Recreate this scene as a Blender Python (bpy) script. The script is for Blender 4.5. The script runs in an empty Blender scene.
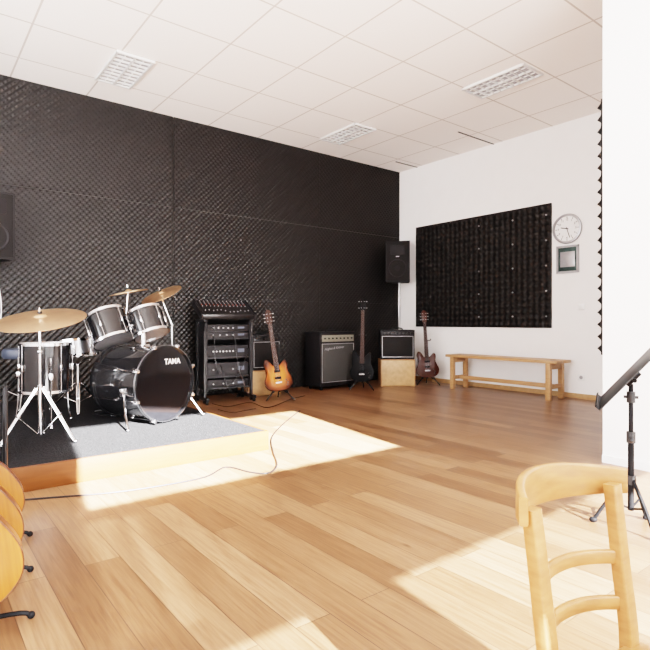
import bpy, bmesh, math, random
from mathutils import Vector, Matrix, Euler
random.seed(4)
C = bpy.context.scene.collection
PI = math.pi
H = 0.95
FW = Vector((0.617, 0.787)); RT = Vector((0.787, -0.617))
def D(px, d):                      # plan position of an image column at a depth
    u = (px-325)/532.5
    return FW*d + RT*(u*d)
def FL(px, py, z=0.0):             # plan position on a horizontal surface
    return D(px, (H-z)*532.5/(py-321))
def facing(x, y): return math.atan2(-y, -x)+PI/2

# ---------------------------------------------------------------- materials
def newmat(name):
    m = bpy.data.materials.new(name); m.use_nodes = True
    nt = m.node_tree; b = nt.nodes['Principled BSDF']
    return m, nt, b
def mat(name, col, rough=0.5, metal=0.0, var=0.08, scale=30, bump=0.0, coat=0.0, stretch=None, spec=.5):
    m, nt, b = newmat(name)
    tc = nt.nodes.new('ShaderNodeTexCoord'); mp = nt.nodes.new('ShaderNodeMapping')
    nt.links.new(tc.outputs['Object'], mp.inputs[0])
    if stretch: mp.inputs['Scale'].default_value = stretch
    n = nt.nodes.new('ShaderNodeTexNoise'); n.inputs['Scale'].default_value = scale; n.inputs['Detail'].default_value = 4
    nt.links.new(mp.outputs[0], n.inputs['Vector'])
    r = nt.nodes.new('ShaderNodeValToRGB')
    r.color_ramp.elements[0].position = .3; r.color_ramp.elements[1].position = .7
    r.color_ramp.elements[0].color = [c*(1-var) for c in col]+[1]
    r.color_ramp.elements[1].color = [min(1, c*(1+var)) for c in col]+[1]
    nt.links.new(n.outputs['Fac'], r.inputs[0]); nt.links.new(r.outputs[0], b.inputs['Base Color'])
    b.inputs['Roughness'].default_value = rough; b.inputs['Metallic'].default_value = metal
    b.inputs['Coat Weight'].default_value = coat; b.inputs['Coat Roughness'].default_value = .08
    b.inputs['Specular IOR Level'].default_value = spec
    if bump:
        bp = nt.nodes.new('ShaderNodeBump'); bp.inputs['Strength'].default_value = bump; bp.inputs['Distance'].default_value = .01
        nt.links.new(n.outputs['Fac'], bp.inputs['Height']); nt.links.new(bp.outputs[0], b.inputs['Normal'])
    return m
def floor_mat():
    m, nt, b = newmat('oak_planks'); N = nt.nodes.new; L = nt.links.new
    tc = N('ShaderNodeTexCoord'); sp = N('ShaderNodeSeparateXYZ'); L(tc.outputs['Object'], sp.inputs[0])
    cb = N('ShaderNodeCombineXYZ'); L(sp.outputs[1], cb.inputs[0]); L(sp.outputs[0], cb.inputs[1])
    br = N('ShaderNodeTexBrick'); br.offset = .37; br.offset_frequency = 2
    br.inputs['Color1'].default_value = (0, 0, 0, 1); br.inputs['Color2'].default_value = (1, 1, 1, 1)
    br.inputs['Mortar'].default_value = (.5, .5, .5, 1)
    br.inputs['Scale'].default_value = 1; br.inputs['Mortar Size'].default_value = .0018
    br.inputs['Brick Width'].default_value = 1.35; br.inputs['Row Height'].default_value = .135
    L(cb.outputs[0], br.inputs['Vector'])
    rp = N('ShaderNodeValToRGB'); e = rp.color_ramp.elements
    e[0].color = (.150, .072, .034, 1); e[1].color = (.300, .166, .088, 1)
    k = e.new(.3); k.color = (.195, .099, .049, 1); k = e.new(.7); k.color = (.242, .128, .065, 1)
    L(br.outputs['Color'], rp.inputs[0])
    # grain
    ml = N('ShaderNodeVectorMath'); ml.operation = 'MULTIPLY'; ml.inputs[1].default_value = (2.0, 40, 1); L(cb.outputs[0], ml.inputs[0])
    sc = N('ShaderNodeVectorMath'); sc.operation = 'SCALE'; sc.inputs[3].default_value = 37; L(br.outputs['Color'], sc.inputs[0])
    ad = N('ShaderNodeVectorMath'); L(ml.outputs[0], ad.inputs[0]); L(sc.outputs[0], ad.inputs[1])
    n = N('ShaderNodeTexNoise'); n.inputs['Scale'].default_value = 2.2; n.inputs['Detail'].default_value = 8; n.inputs['Distortion'].default_value = .7
    L(ad.outputs[0], n.inputs['Vector'])
    gr = N('ShaderNodeValToRGB'); gr.color_ramp.elements[0].position = .32; gr.color_ramp.elements[1].position = .64
    gr.color_ramp.elements[0].color = (.58, .51, .47, 1); gr.color_ramp.elements[1].color = (1.0, 1.0, 1.0, 1)
    L(n.outputs['Fac'], gr.inputs[0])
    mx = N('ShaderNodeMix'); mx.data_type = 'RGBA'; mx.blend_type = 'MULTIPLY'; mx.inputs[0].default_value = .85
    L(rp.outputs[0], mx.inputs[6]); L(gr.outputs[0], mx.inputs[7])
    # knots
    kv = N('ShaderNodeVectorMath'); kv.operation = 'MULTIPLY'; kv.inputs[1].default_value = (1.0, 2.2, 1); L(cb.outputs[0], kv.inputs[0])
    vo = N('ShaderNodeTexVoronoi'); vo.inputs['Scale'].default_value = 1.7; L(kv.outputs[0], vo.inputs['Vector'])
    kr_ = N('ShaderNodeValToRGB'); kr_.color_ramp.elements[0].position = .014; kr_.color_ramp.elements[0].color = (.30, .21, .17, 1)
    kr_.color_ramp.elements[1].position = .055; kr_.color_ramp.elements[1].color = (1, 1, 1, 1); L(vo.outputs['Distance'], kr_.inputs[0])
    mk = N('ShaderNodeMix'); mk.data_type = 'RGBA'; mk.blend_type = 'MULTIPLY'; mk.inputs[0].default_value = .8
    L(mx.outputs[2], mk.inputs[6]); L(kr_.outputs[0], mk.inputs[7])
    m2 = N('ShaderNodeMix'); m2.data_type = 'RGBA'; L(br.outputs['Fac'], m2.inputs[0]); L(mk.outputs[2], m2.inputs[6]); m2.inputs[7].default_value = (.06, .028, .015, 1)
    L(m2.outputs[2], b.inputs['Base Color']); b.inputs['Roughness'].default_value = .32
    bp = N('ShaderNodeBump'); bp.inputs['Strength'].default_value = .08; bp.inputs['Distance'].default_value = .003
    L(n.outputs['Fac'], bp.inputs['Height']); L(bp.outputs[0], b.inputs['Normal'])
    return m
def ceil_mat():
    m, nt, b = newmat('ceiling_tiles'); N = nt.nodes.new; L = nt.links.new
    tc = N('ShaderNodeTexCoord'); mp = N('ShaderNodeMapping'); mp.inputs['Location'].default_value = (-.095, -.64, 0)
    L(tc.outputs['Object'], mp.inputs[0])
    br = N('ShaderNodeTexBrick'); br.offset = 0; br.inputs['Scale'].default_value = 1
    br.inputs['Color1'].default_value = (.93, .89, .85, 1); br.inputs['Color2'].default_value = (.95, .91, .87, 1)
    br.inputs['Mortar'].default_value = (.54, .49, .45, 1); br.inputs['Mortar Size'].default_value = .0085
    br.inputs['Brick Width'].default_value = .73; br.inputs['Row Height'].default_value = .73
    L(mp.outputs[0], br.inputs['Vector']); L(br.outputs['Color'], b.inputs['Base Color'])
    n = N('ShaderNodeTexNoise'); n.inputs['Scale'].default_value = 120; L(tc.outputs['Object'], n.inputs['Vector'])
    bp = N('ShaderNodeBump'); bp.inputs['Strength'].default_value = .1; bp.inputs['Distance'].default_value = .003
    L(n.outputs['Fac'], bp.inputs['Height']); L(bp.outputs[0], b.inputs['Normal'])
    b.inputs['Roughness'].default_value = .8
    return m
def burst_mat():
    m, nt, b = newmat('sunburst_finish'); N = nt.nodes.new; L = nt.links.new
    tc = N('ShaderNodeTexCoord'); mp = N('ShaderNodeMapping'); mp.inputs['Location'].default_value = (0, 0, -.88); mp.inputs['Scale'].default_value = (5.7, 0, 4.9)
    L(tc.outputs['Object'], mp.inputs[0])
    ln = N('ShaderNodeVectorMath'); ln.operation = 'LENGTH'; L(mp.outputs[0], ln.inputs[0])
    r = N('ShaderNodeValToRGB'); e = r.color_ramp.elements
    e[0].position = .35; e[0].color = (.36, .115, .010, 1); e[1].position = 1.0; e[1].color = (.03, .007, .002, 1)
    k = e.new(.7); k.color = (.20, .045, .004, 1)
    L(ln.outputs['Value'], r.inputs[0]); L(r.outputs[0], b.inputs['Base Color'])
    b.inputs['Roughness'].default_value = .3; b.inputs['Specular IOR Level'].default_value = .12
    return m
def sheer_mat(name, lo, hi):  # part-transparent sun filter for the sheets added behind the camera
    m, nt, b = newmat(name); N = nt.nodes.new; L = nt.links.new
    tc = N('ShaderNodeTexCoord'); sp = N('ShaderNodeSeparateXYZ'); L(tc.outputs['Object'], sp.inputs[0])
    n = N('ShaderNodeTexNoise'); n.noise_dimensions = '1D'; n.inputs['Scale'].default_value = 7; n.inputs['Detail'].default_value = 1
    L(sp.outputs[0], n.inputs['W'])
    r = N('ShaderNodeMapRange'); r.inputs[1].default_value = .35; r.inputs[2].default_value = .65; r.inputs[3].default_value = lo; r.inputs[4].default_value = hi
    L(n.outputs['Fac'], r.inputs[0])
    tr = N('ShaderNodeBsdfTransparent'); mx = N('ShaderNodeMixShader'); out = nt.nodes['Material Output']
    b.inputs['Base Color'].default_value = (.8, .8, .8, 1)
    L(r.outputs[0], mx.inputs[0]); L(b.outputs[0], mx.inputs[1]); L(tr.outputs[0], mx.inputs[2]); L(mx.outputs[0], out.inputs[0])
    return m
M = dict(
 floor=floor_mat(), ceil=ceil_mat(), sheer=sheer_mat('sheer_striped_cloth', .0, .26), sheer2=sheer_mat('sheer_plain_cloth', .55, .60),
 wall=mat('white_plaster', (.90, .88, .86), .75, var=.012, scale=6, bump=.03),
 darkwall=mat('black_wall_paint', (.012, .010, .010), .8, var=.05, scale=6, spec=.2),
 foam=mat('black_foam', (.0085, .0068, .0062), .46, var=.1, scale=8, spec=.36),
 foam2=mat('matt_black_foam', (.0085, .0070, .0065), .55, var=.05, scale=8, spec=.24),
 trim=mat('light_oak_trim', (.42, .25, .12), .5, var=.15, scale=20),
 beech=mat('beech_wood', (.285, .122, .042), .40, var=.2, scale=6, stretch=(3, 3, 12), coat=.05, spec=.3),
 bench=mat('pale_bench_wood', (.42, .23, .11), .42, var=.14, scale=8, stretch=(8, 1, 8)),
 stagewood=mat('stage_side_wood', (.105, .034, .008), .5, var=.12, scale=5, stretch=(1, 1, 8), spec=.2),
 boxwood=mat('box_wood', (.34, .18, .08), .5, var=.12, scale=8, stretch=(8, 8, 1)),
 carpet=mat('charcoal_carpet', (.0125, .0125, .0135), .95, var=.7, scale=90, bump=.8, spec=.15),
 black=mat('satin_black', (.009, .009, .010), .42, var=.1, spec=.3),
 deskblack=mat('matt_black_metal', (.008, .008, .009), .6, var=.1, spec=.12),
 deskgrey=mat('dark_grey_metal', (.020, .020, .021), .45, var=.1, spec=.35),
 blackvinyl=mat('black_vinyl', (.010, .009, .010), .6, var=.3, scale=200, bump=.4, spec=.25),
 grille=mat('grille_cloth', (.016, .015, .015), .85, var=.5, scale=300, bump=.3, spec=.2),
 greygrille=mat('charcoal_grille_cloth', (.050, .049, .047), .8, var=.4, scale=300, bump=.3, spec=.2),
 panel=mat('beige_green_panel', (.19, .18, .14), .45, .2, var=.05),
 drumshell=mat('gloss_black_sparkle_shell', (.009, .009, .010), .12, .0, var=.8, scale=260, coat=.6, spec=.35),
 kickshell=mat('gloss_black_shell', (.010, .010, .011), .1, .0, var=.3, scale=200, coat=.9),
 kickhead=mat('gloss_black_head', (.005, .005, .006), .09, var=.1, coat=.35, spec=.4),
 head=mat('white_drumhead', (.75, .75, .73), .45, var=.05),
 resohead=mat('smoky_drumhead', (.20, .20, .205), .18, var=.1),
 chrome=mat('chrome', (.80, .80, .82), .10, 1, var=.02),
 steel=mat('brushed_steel', (.40, .40, .42), .3, 1, var=.05),
 brass=mat('cymbal_bronze', (.95, .60, .36), .36, 1, var=.10, scale=10),
 white=mat('white_plastic', (.85, .85, .84), .4, var=.02),
 silver=mat('silver_paint', (.38, .38, .39), .4, .5, var=.05),
 glass=mat('dark_picture', (.05, .075, .07), .15, var=.6, scale=9),
 sun=burst_mat(),
 darkred=mat('red_brown_finish', (.042, .0105, .005), .3, var=.3, scale=4, spec=.2),
 blackgl=mat('gloss_black_finish', (.003, .003, .0035), .4, var=.1, spec=.08),
 spruce=mat('spruce_top', (.27, .085, .013), .40, var=.15, scale=5, stretch=(20, 1, 1), spec=.2),
 spruce_side=mat('mahogany_side', (.15, .038, .006), .38, var=.2, scale=8, spec=.3),
 binding=mat('dark_tortoise_binding', (.09, .025, .006), .35, var=.03),
 rosewood=mat('rosewood', (.030, .013, .009), .5, var=.3, scale=30, spec=.15),
 maple=mat('maple_neck', (.30, .13, .04), .4, var=.1, scale=10),
 red=mat('brown_cable', (.05, .025, .018), .5, var=.05),
 redknob=mat('red_knob', (.25, .04, .02), .4, var=.05),
 greyknob=mat('grey_knob', (.16, .16, .17), .4, var=.05),
 greylight=mat('louvre_white', (.75, .75, .74), .3, .2, var=.02),
 bluegrey=mat('blue_grey_plastic', (.045, .055, .08), .5, var=.1),
)

# ---------------------------------------------------------------- mesh builder
def frame_from(z):
    z = Vector(z).normalized(); up = Vector((0, 0, 1)) if abs(z.z) < .95 else Vector((1, 0, 0))
    x = up.cross(z).normalized(); y = z.cross(x)
    return Matrix((x, y, z)).transposed()
class MB:
    def __init__(s): s.bm = bmesh.new()
    def merge(s, t, mtx=None):
        if mtx is not None: t.transform(mtx)
        me = bpy.data.meshes.new('tmp'); t.to_mesh(me); t.free(); s.bm.from_mesh(me); bpy.data.meshes.remove(me); return s
    def box(s, c, size, rot=None, bev=0.0, seg=2):
        t = bmesh.new(); bmesh.ops.create_cube(t, size=1)
        bmesh.ops.scale(t, vec=size, verts=t.verts)
        if bev: bmesh.ops.bevel(t, geom=t.edges[:], offset=bev, segments=seg, affect='EDGES', profile=.5)
        m = Matrix.Translation(c)
        if rot is not None: m = m @ (Euler(rot).to_matrix().to_4x4() if not isinstance(rot, Matrix) else rot.to_4x4())
        return s.merge(t, m)
    def cyl(s, p0, p1, r, r2=None, seg=20):
        p0 = Vector(p0); p1 = Vector(p1); r2 = r if r2 is None else r2
        t = bmesh.new(); bmesh.ops.create_cone(t, cap_ends=True, segments=seg, radius1=r, radius2=r2, depth=(p1-p0).length)
        return s.merge(t, Matrix.Translation((p0+p1)/2) @ frame_from(p1-p0).to_4x4())
    def ball(s, c, r, sc=(1, 1, 1)):
        t = bmesh.new(); bmesh.ops.create_uvsphere(t, u_segments=16, v_segments=10, radius=r)
        bmesh.ops.scale(t, vec=sc, verts=t.verts)
        return s.merge(t, Matrix.Translation(c))
    def lathe(s, prof, mtx=None, seg=48, closed=False):
        t = bmesh.new(); rings = []
        for r, z in prof:
            if r < 1e-6: rings.append([t.verts.new((0, 0, z))])
            else: rings.append([t.verts.new((r*math.cos(2*PI*i/seg), r*math.sin(2*PI*i/seg), z)) for i in range(seg)])
        pr = list(zip(rings[:-1], rings[1:]))
        if closed: pr.append((rings[-1], rings[0]))
        for a, b in pr:
            for i in range(seg):
                j = (i+1) % seg
                if len(a) == 1 and len(b) == 1: continue
                if len(a) == 1: t.faces.new((a[0], b[i], b[j]))
                elif len(b) == 1: t.faces.new((a[i], a[j], b[0]))
                else: t.faces.new((a[i], a[j], b[j], b[i]))
        bmesh.ops.recalc_face_normals(t, faces=t.faces)
        return s.merge(t, mtx)
    def tube(s, pts, r, seg=8, sm=4, closed=False):
        pts = [Vector(p) for p in pts]
        if sm and len(pts) > 2: pts = catmull(pts, sm, closed)
        t = bmesh.new(); rings = []; n = len(pts); x = None
        for i, p in enumerate(pts):
            if closed: d = pts[(i+1) % n]-pts[i-1]
            else: d = pts[min(i+1, n-1)]-pts[max(i-1, 0)]
            d.normalize()
            if x is None: x = frame_from(d).col[0].copy()
            x = (x-d*x.dot(d)).normalized(); y = d.cross(x)
            rr = r[i] if isinstance(r, list) else r
            rings.append([t.verts.new(p+(x*math.cos(2*PI*k/seg)+y*math.sin(2*PI*k/seg))*rr) for k in range(seg)])
        for a, b in list(zip(rings[:-1], rings[1:]))+([(rings[-1], rings[0])] if closed else []):
            for k in range(seg): t.faces.new((a[k], a[(k+1) % seg], b[(k+1) % seg], b[k]))
        if not closed: t.faces.new(rings[0][::-1]); t.faces.new(rings[-1])
        bmesh.ops.recalc_face_normals(t, faces=t.faces)
        return s.merge(t)
    def prism(s, pts, y0, y1, bev=0.0, mtx=None):          # outline in x,z extruded along y
        t = bmesh.new(); n = len(pts); P = [Vector(p) for p in pts]
        area = sum(P[i-1].x*P[i].y-P[i].x*P[i-1].y for i in range(n)); sg = 1 if area > 0 else -1
        nor = []
        for i in range(n):
            d = (P[(i+1) % n]-P[i-1]).normalized(); nor.append(Vector((d.y, -d.x))*sg)
        lay = [(y0, bev), (y0+bev*.3, bev*.3), (y0+bev, 0), (y1-bev, 0), (y1-bev*.3, bev*.3), (y1, bev)] if bev else [(y0, 0), (y1, 0)]
        rings = [[t.verts.new((P[i].x-nor[i].x*o, y, P[i].y-nor[i].y*o)) for i in range(n)] for y, o in lay]
        for a, b in zip(rings[:-1], rings[1:]):
            for i in range(n): t.faces.new((a[i], a[(i+1) % n], b[(i+1) % n], b[i]))
        f1 = t.faces.new(rings[0][::-1]); f2 = t.faces.new(rings[-1])
        bmesh.ops.triangulate(t, faces=[f1, f2]); bmesh.ops.recalc_face_normals(t, faces=t.faces)
        return s.merge(t, mtx)
    def build(s, name, m, parent=None, ang=38):
        for f in s.bm.faces: f.smooth = True
        for e in s.bm.edges:
            if len(e.link_faces) == 2 and e.calc_face_angle(0) > math.radians(ang): e.smooth = False
        me = bpy.data.meshes.new(name); s.bm.to_mesh(me); s.bm.free(); me.materials.append(m)
        o = bpy.data.objects.new(name, me); C.objects.link(o); o.parent = parent
        return o
def catmull(P, k=4, closed=False):
    out = []; n = len(P)
    rng = range(n) if closed else range(n-1)
    for i in rng:
        if closed: a, b, c, d = P[i-1], P[i], P[(i+1) % n], P[(i+2) % n]
        else: a, b, c, d = P[max(i-1, 0)], P[i], P[i+1], P[min(i+2, n-1)]
        for j in range(k):
            t = j/k
            out.append(.5*((2*b)+(c-a)*t+(2*a-5*b+4*c-d)*t*t+(3*b-a-3*c+d)*t**3))
    if not closed: out.append(P[-1])
    return out
def tag(o, label=None, cat=None, group=None, kind=None):
    if label: o['label'] = label
    if cat: o['category'] = cat
    if group: o['group'] = group
    if kind: o['kind'] = kind
    return o
def thing(name, label, cat, loc, rot=(0, 0, 0), group=None):
    o = bpy.data.objects.new(name, None); C.objects.link(o); o.empty_display_size = .1
    o.location = loc; o.rotation_euler = rot if not isinstance(rot, (int, float)) else (0, 0, rot)
    return tag(o, label, cat, group)
def struct(name, mb, m): return tag(mb.build(name, m), kind='structure')
def inst(o, parent, loc=(0, 0, 0), rot=(0, 0, 0)):
    c = o.copy(); C.objects.link(c); c.parent = parent; c.location = loc; c.rotation_euler = rot; return c
def text(name, s, size, m, parent, loc, rot, ext=.0006, shear=0, bold=0):
    cu = bpy.data.curves.new('t', 'FONT'); cu.body = s; cu.size = size; cu.extrude = ext; cu.align_x = 'CENTER'; cu.align_y = 'CENTER'; cu.shear = shear; cu.offset = bold
    t = bpy.data.objects.new('t', cu); C.objects.link(t)
    dg = bpy.context.evaluated_depsgraph_get(); me = bpy.data.meshes.new_from_object(t.evaluated_get(dg))
    bpy.data.objects.remove(t); me.materials.clear(); me.materials.append(m)
    o = bpy.data.objects.new(name, me); C.objects.link(o); o.parent = parent; o.location = loc; o.rotation_euler = rot
    return o

# ---------------------------------------------------------------- room
WY, WX, HC = 6.29, 6.49, 3.44
X0, Y0 = -2.2, -1.6
def bxx(mb, x0, x1, y0, y1, z0, z1): return mb.box(((x0+x1)/2, (y0+y1)/2, (z0+z1)/2), (x1-x0, y1-y0, z1-z0))
struct('floor', bxx(MB(), X0-.15, WX+.15, Y0-.15, WY+.15, -.1, 0), M['floor'])
struct('ceiling', bxx(MB(), X0-.15, WX+.15, Y0-.15, WY+.15, HC, HC+.1), M['ceil'])
struct('wall_left', bxx(MB(), X0-.15, WX+.15, WY, WY+.15, 0, HC), M['darkwall'])
struct('wall_back', bxx(MB(), WX, WX+.15, Y0, WY, 0, HC), M['wall'])
struct('wall_rear', bxx(MB(), X0-.15, X0, Y0, WY, 0, HC), M['wall'])
PX, PY = 3.69, 1.67
struct('wall_right', bxx(MB(), PX, WX, Y0, PY, 0, HC), M['wall'])
# window wall: openings listed as x0, x1, z0, z1 ; solid pieces in between
wins = [(-1.9, .60, .3, 1.51), (.90, 3.3, .3, 1.51), (0.0, 2.30, 2.15, 3.09), (-.3, .62, 1.53, 2.13)]  # last opening is added to let streaks of sun onto the near floor
w = MB()
def wb(x0, x1, z0, z1): bxx(w, x0, x1, Y0-.12, Y0, z0, z1)
wb(X0-.15, PX, 0, .3); wb(X0-.15, PX, 3.09, HC)
wb(X0-.15, -1.9, .3, 1.51); wb(.60, .90, .3, 1.51); wb(3.3, PX, .3, 1.51)  # pier between the low windows is added to block sun on the chair
wb(X0-.15, 0.0, 2.15, 3.09); wb(2.30, PX, 2.15, 3.09)
wb(X0-.15, -.3, 1.51, 2.15); wb(.62, PX, 1.51, 2.15); wb(-.3, .62, 1.51, 1.53); wb(-.3, .62, 2.13, 2.15)
struct('wall_front', w, M['wall'])
for i, (a, b, z0, z1) in enumerate(wins):
    f = MB(); t = .04
    bxx(f, a, b, Y0-.1, Y0-.04, z0, z0+t); bxx(f, a, a+t, Y0-.1, Y0-.04, z0, z1); bxx(f, b-t, b, Y0-.1, Y0-.04, z0, z1)
    struct('window_%d' % (i+1), f, M['white'])
tag(MB().box((.16, Y0-.02, 1.83), (.92, .004, .60)).build('sheer_curtain', M['sheer']), 'sheer striped curtain over the small middle window behind the camera', 'curtain')  # unseen sheet added to break the sun into soft floor streaks
tag(MB().box((-.65, Y0-.02, .905), (2.5, .004, 1.21)).build('sheer_curtain', M['sheer2']), 'plain sheer curtain over left low window behind the camera', 'curtain')  # unseen sheet added to weaken the near sun patch
tag(MB().box((2.1, Y0-.02, .905), (2.4, .004, 1.21)).build('sheer_curtain', M['sheer2']), 'plain sheer curtain over right low window behind the camera', 'curtain')  # added out of view, dims sun from the right low window
struct('baseboard_back', bxx(MB(), WX-.015, WX, PY, WY-.1, 0, .06), M['trim'])
struct('baseboard_right', bxx(MB(), PX-.012, PX, Y0, PY, 0, .05), M['white'])
# ceiling rails
for i, y in enumerate((4.43, 5.86)):
    struct('trim_%d' % (i+1), bxx(MB(), 5.7 if i == 0 else 6.0, WX, y-.009, y+.009, HC-.008, HC), M['black'])

# ---------------------------------------------------------------- acoustic foam
foam_cache = {}
def foam_mesh(wd, ht, pitch, amp, grid):
    key = (round(wd, 2), round(ht, 2), pitch, grid)
    if key in foam_cache: return foam_cache[key]
    S = 4; nx = max(1, round(wd/pitch))*S; nz = max(1, round(ht/pitch))*S
    vs = []; fs = []
    for j in range(nz+1):
        for i in range(nx+1):
            a = i/S*2*PI; b = j/S*2*PI
            if grid: hgt = .02+amp*(.5-.5*math.cos(a))*(.5-.5*math.cos(b))
            else: hgt = .02+amp*(.5+.5*math.sin(a)*math.sin(b))
            vs.append((-wd/2+wd*i/nx, -hgt, ht*j/nz))
    for j in range(nz):
        for i in range(nx):
            a = j*(nx+1)+i; fs.append((a, a+1, a+nx+2, a+nx+1))
    nsurf = len(fs)
    # separate skirt vertices so that the face shading is not bent at the border
    border = [i for i in range(nx+1)]+[(j)*(nx+1)+nx for j in range(1, nz+1)]+[nz*(nx+1)+i for i in range(nx-1, -1, -1)]+[j*(nx+1) for j in range(nz-1, 0, -1)]
    b1 = len(vs); nb = len(border)
    for v in border: vs.append(vs[v])
    b0 = len(vs)
    for v in border: vs.append((vs[v][0], 0, vs[v][2]))
    for k in range(nb): fs.append((b1+(k+1) % nb, b1+k, b0+k, b0+(k+1) % nb))
    fs.append(tuple(b0+k for k in range(nb)))
    me = bpy.data.meshes.new('foam'); me.from_pydata(vs, [], fs); me.materials.append(M['foam2' if grid else 'foam'])
    for i, p in enumerate(me.polygons): p.use_smooth = i < nsurf
    foam_cache[key] = me; return me
def foam(label, loc, rz, wd, ht, pitch=.066, amp=.042, group=None, grid=False):
    o = bpy.data.objects.new('acoustic_foam_panel', foam_mesh(wd, ht, pitch, amp, grid)); C.objects.link(o)
    o.location = loc; o.rotation_euler = (0, 0, rz); tag(o, label, 'foam panel', group); return o
rowz = [(2.337, 1.102, 'top'), (1.232, 1.105, 'middle'), (.012, 1.220, 'bottom')]
cols = [(.3, 2.55, ['black foam panel under ceiling, leftmost, over drum kit', 'black foam panel directly behind the cymbals and tom drums', 'black foam panel low on wall behind bass drum']),
        (2.55, 4.80, ['black foam panel under ceiling, middle, above mixer rack', 'black foam panel at middle height above mixer and amber guitar', 'black foam panel low on wall behind mixer rack and amber guitar']),
        (4.80, 6.49, ['narrower black foam panel under ceiling beside the room corner', 'narrower black foam panel left of loudspeaker in room corner', 'narrower black foam panel low behind the black bass guitar'])]
for a, b, lb in cols:
    for (z, ht, nm), l in zip(rowz, lb):
        foam(l, ((a+b)/2, WY-.001, z), 0, b-a-.010, ht, group='foam panels on the dark wall')
fp = foam('wide black foam rectangle on white wall beside the clock', (WX-.001, 4.72, .86), -PI/2, 2.30, 1.60, .085, .036, grid=True)
pin0 = None
for ix in range(3):
    for iz in range(5):
        x = (.08, .62, 1.10)[ix]; z = .15+iz*.325
        if pin0 is None: pin0 = MB().cyl((0, 0, 0), (0, -.012, 0), .011, seg=12).build('fixing_pin', M['silver'], fp); pin0.location = (x, -.045, z)
        else: inst(pin0, fp, (x, -.045, z))
foam('narrow wavy edge of black foam panel on side of white wall at right', (PX+.52, PY+.001, .72), PI, 1.0, 1.74, .081, .045, grid=True)

# ---------------------------------------------------------------- ceiling lights
def clight(label, x, y):
    t = thing('ceiling_light', label, 'ceiling light', (x, y, HC), 0, 'louvred ceiling lights')
    f = MB(); W, L = .34, .71
    f.box((-W/2, 0, -.012), (.02, L, .024)); f.box((W/2, 0, -.012), (.02, L, .024)); f.box((0, L/2, -.012), (W+.02, .02, .024)); f.box((0, -L/2, -.012), (W+.02, .02, .024))
    f.build('frame', M['greylight'], t)
    MB().box((0, 0, -.003), (W, L, .004)).build('reflector', M['silver'], t)
    lv = MB()
    for k in range(1, 9): lv.box((0, -L/2+L*k/9, -.015), (W, .012, .018))
    lv.box((0, 0, -.015), (.014, L, .02)); lv.build('louvre', M['greylight'], t)
    for s in (-1, 1):
        MB().cyl((s*W/4, -L/2+.03, -.008), (s*W/4, L/2-.03, -.008), .006).build('lamp_tube', M['white'], t)
clight('louvred ceiling light above the drum kit', 1.69, 5.385)
clight('louvred ceiling light above the combo amplifier near dark wall', 4.60, 5.385)
clight('louvred ceiling light nearest white wall above foam rectangle', 4.85, 3.22)

# ---------------------------------------------------------------- clock, frame, switches on back wall (face -X)
t = thing('wall_clock', 'round white wall clock with grey rim above small frame', 'clock', (WX, 3.36, 2.10), -PI/2)
RX = Matrix.Rotation(PI/2, 4, 'X')
MB().lathe([(0, 0), (.178, 0), (.188, .02), (.184, .04), (.162, .045), (.156, .03), (.156, .02), (0, .02)], RX).build('rim', M['silver'], t)
MB().lathe([(0, .021), (.156, .021), (.156, .024), (0, .024)], RX).build('dial', M['white'], t)
for k in range(12):
    a = k*PI/6
    MB().box((0, 0, 0), (.007, .002, .02)).build('hour_mark', M['black'], t).matrix_local = Matrix.Translation((math.sin(a)*.14, -.0255, math.cos(a)*.14)) @ Matrix.Rotation(a, 4, 'Y')
    text('numeral', str(12 if k == 0 else k), .036, M['black'], t, (math.sin(a)*.112, -.0255, math.cos(a)*.112), (PI/2, 0, 0))
for nm, a, l, wd in (('hour_hand', 2*PI*9.45/12, .080, .011), ('minute_hand', 2*PI*27/60, .12, .008)):
    MB().box((0, -.029, l/2-.01), (wd, .002, l+.02)).build(nm, M['black'], t).rotation_euler = (0, a, 0)
t = thing('picture_frame', 'small silver frame with dark picture under the clock', 'frame', (WX, 3.36, 1.56), -PI/2)
f = MB(); fw, fh = .26, .32
f.box((-fw/2, -.012, fh/2), (.026, .024, fh)); f.box((fw/2, -.012, fh/2), (.026, .024, fh)); f.box((0, -.012, 0), (fw+.026, .024, .026)); f.box((0, -.012, fh), (fw+.026, .024, .026))
f.build('frame', M['silver'], t)
MB().box((0, -.006, fh/2), (fw, .01, fh)).build('picture', M['glass'], t)
MB().box((0, -.012, fh*.50), (fw*.72, .003, .19), bev=.001).build('print', M['silver'], t)
t = thing('light_switch', 'white light switch on wall beside foam strip', 'switch', (WX, 3.19, 1.08), -PI/2)
MB().box((0, -.006, .04), (.08, .012, .08), bev=.004).build('plate', M['white'], t); MB().box((0, -.014, .04), (.05, .006, .055), bev=.002).build('rocker', M['white'], t)
t = thing('wall_socket', 'white power socket low on wall beside bench end', 'socket', (WX, 3.19, .22), -PI/2)
MB().box((0, -.006, .04), (.08, .012, .08), bev=.004).build('plate', M['white'], t); MB().cyl((0, -.011, .04), (0, -.014, .04), .022).build('socket_face', M['silver'], t)

# ---------------------------------------------------------------- stage
t = thing('drum_riser', 'low drum platform with charcoal carpet top and wooden front', 'stage', (.75, 4.77, 0))
SZ = .14; sx = 1.35; sy = 1.42
MB().box((0, 0, .063), (2*sx-.03, 2*sy-.03, .126)).build('core', M['boxwood'], t)
MB().box((0, -sy+.01, SZ/2), (2*sx, .02, SZ), bev=.002).build('side_board', M['stagewood'], t)
MB().box((sx-.01, .01, SZ/2), (.02, 2*sy-.02, SZ), bev=.002).build('side_board', M['stagewood'], t)
MB().box((-.01, .01, .133), (2*sx-.024, 2*sy-.024, .016)).build('carpet', M['carpet'], t)
Z = SZ+.001

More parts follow.
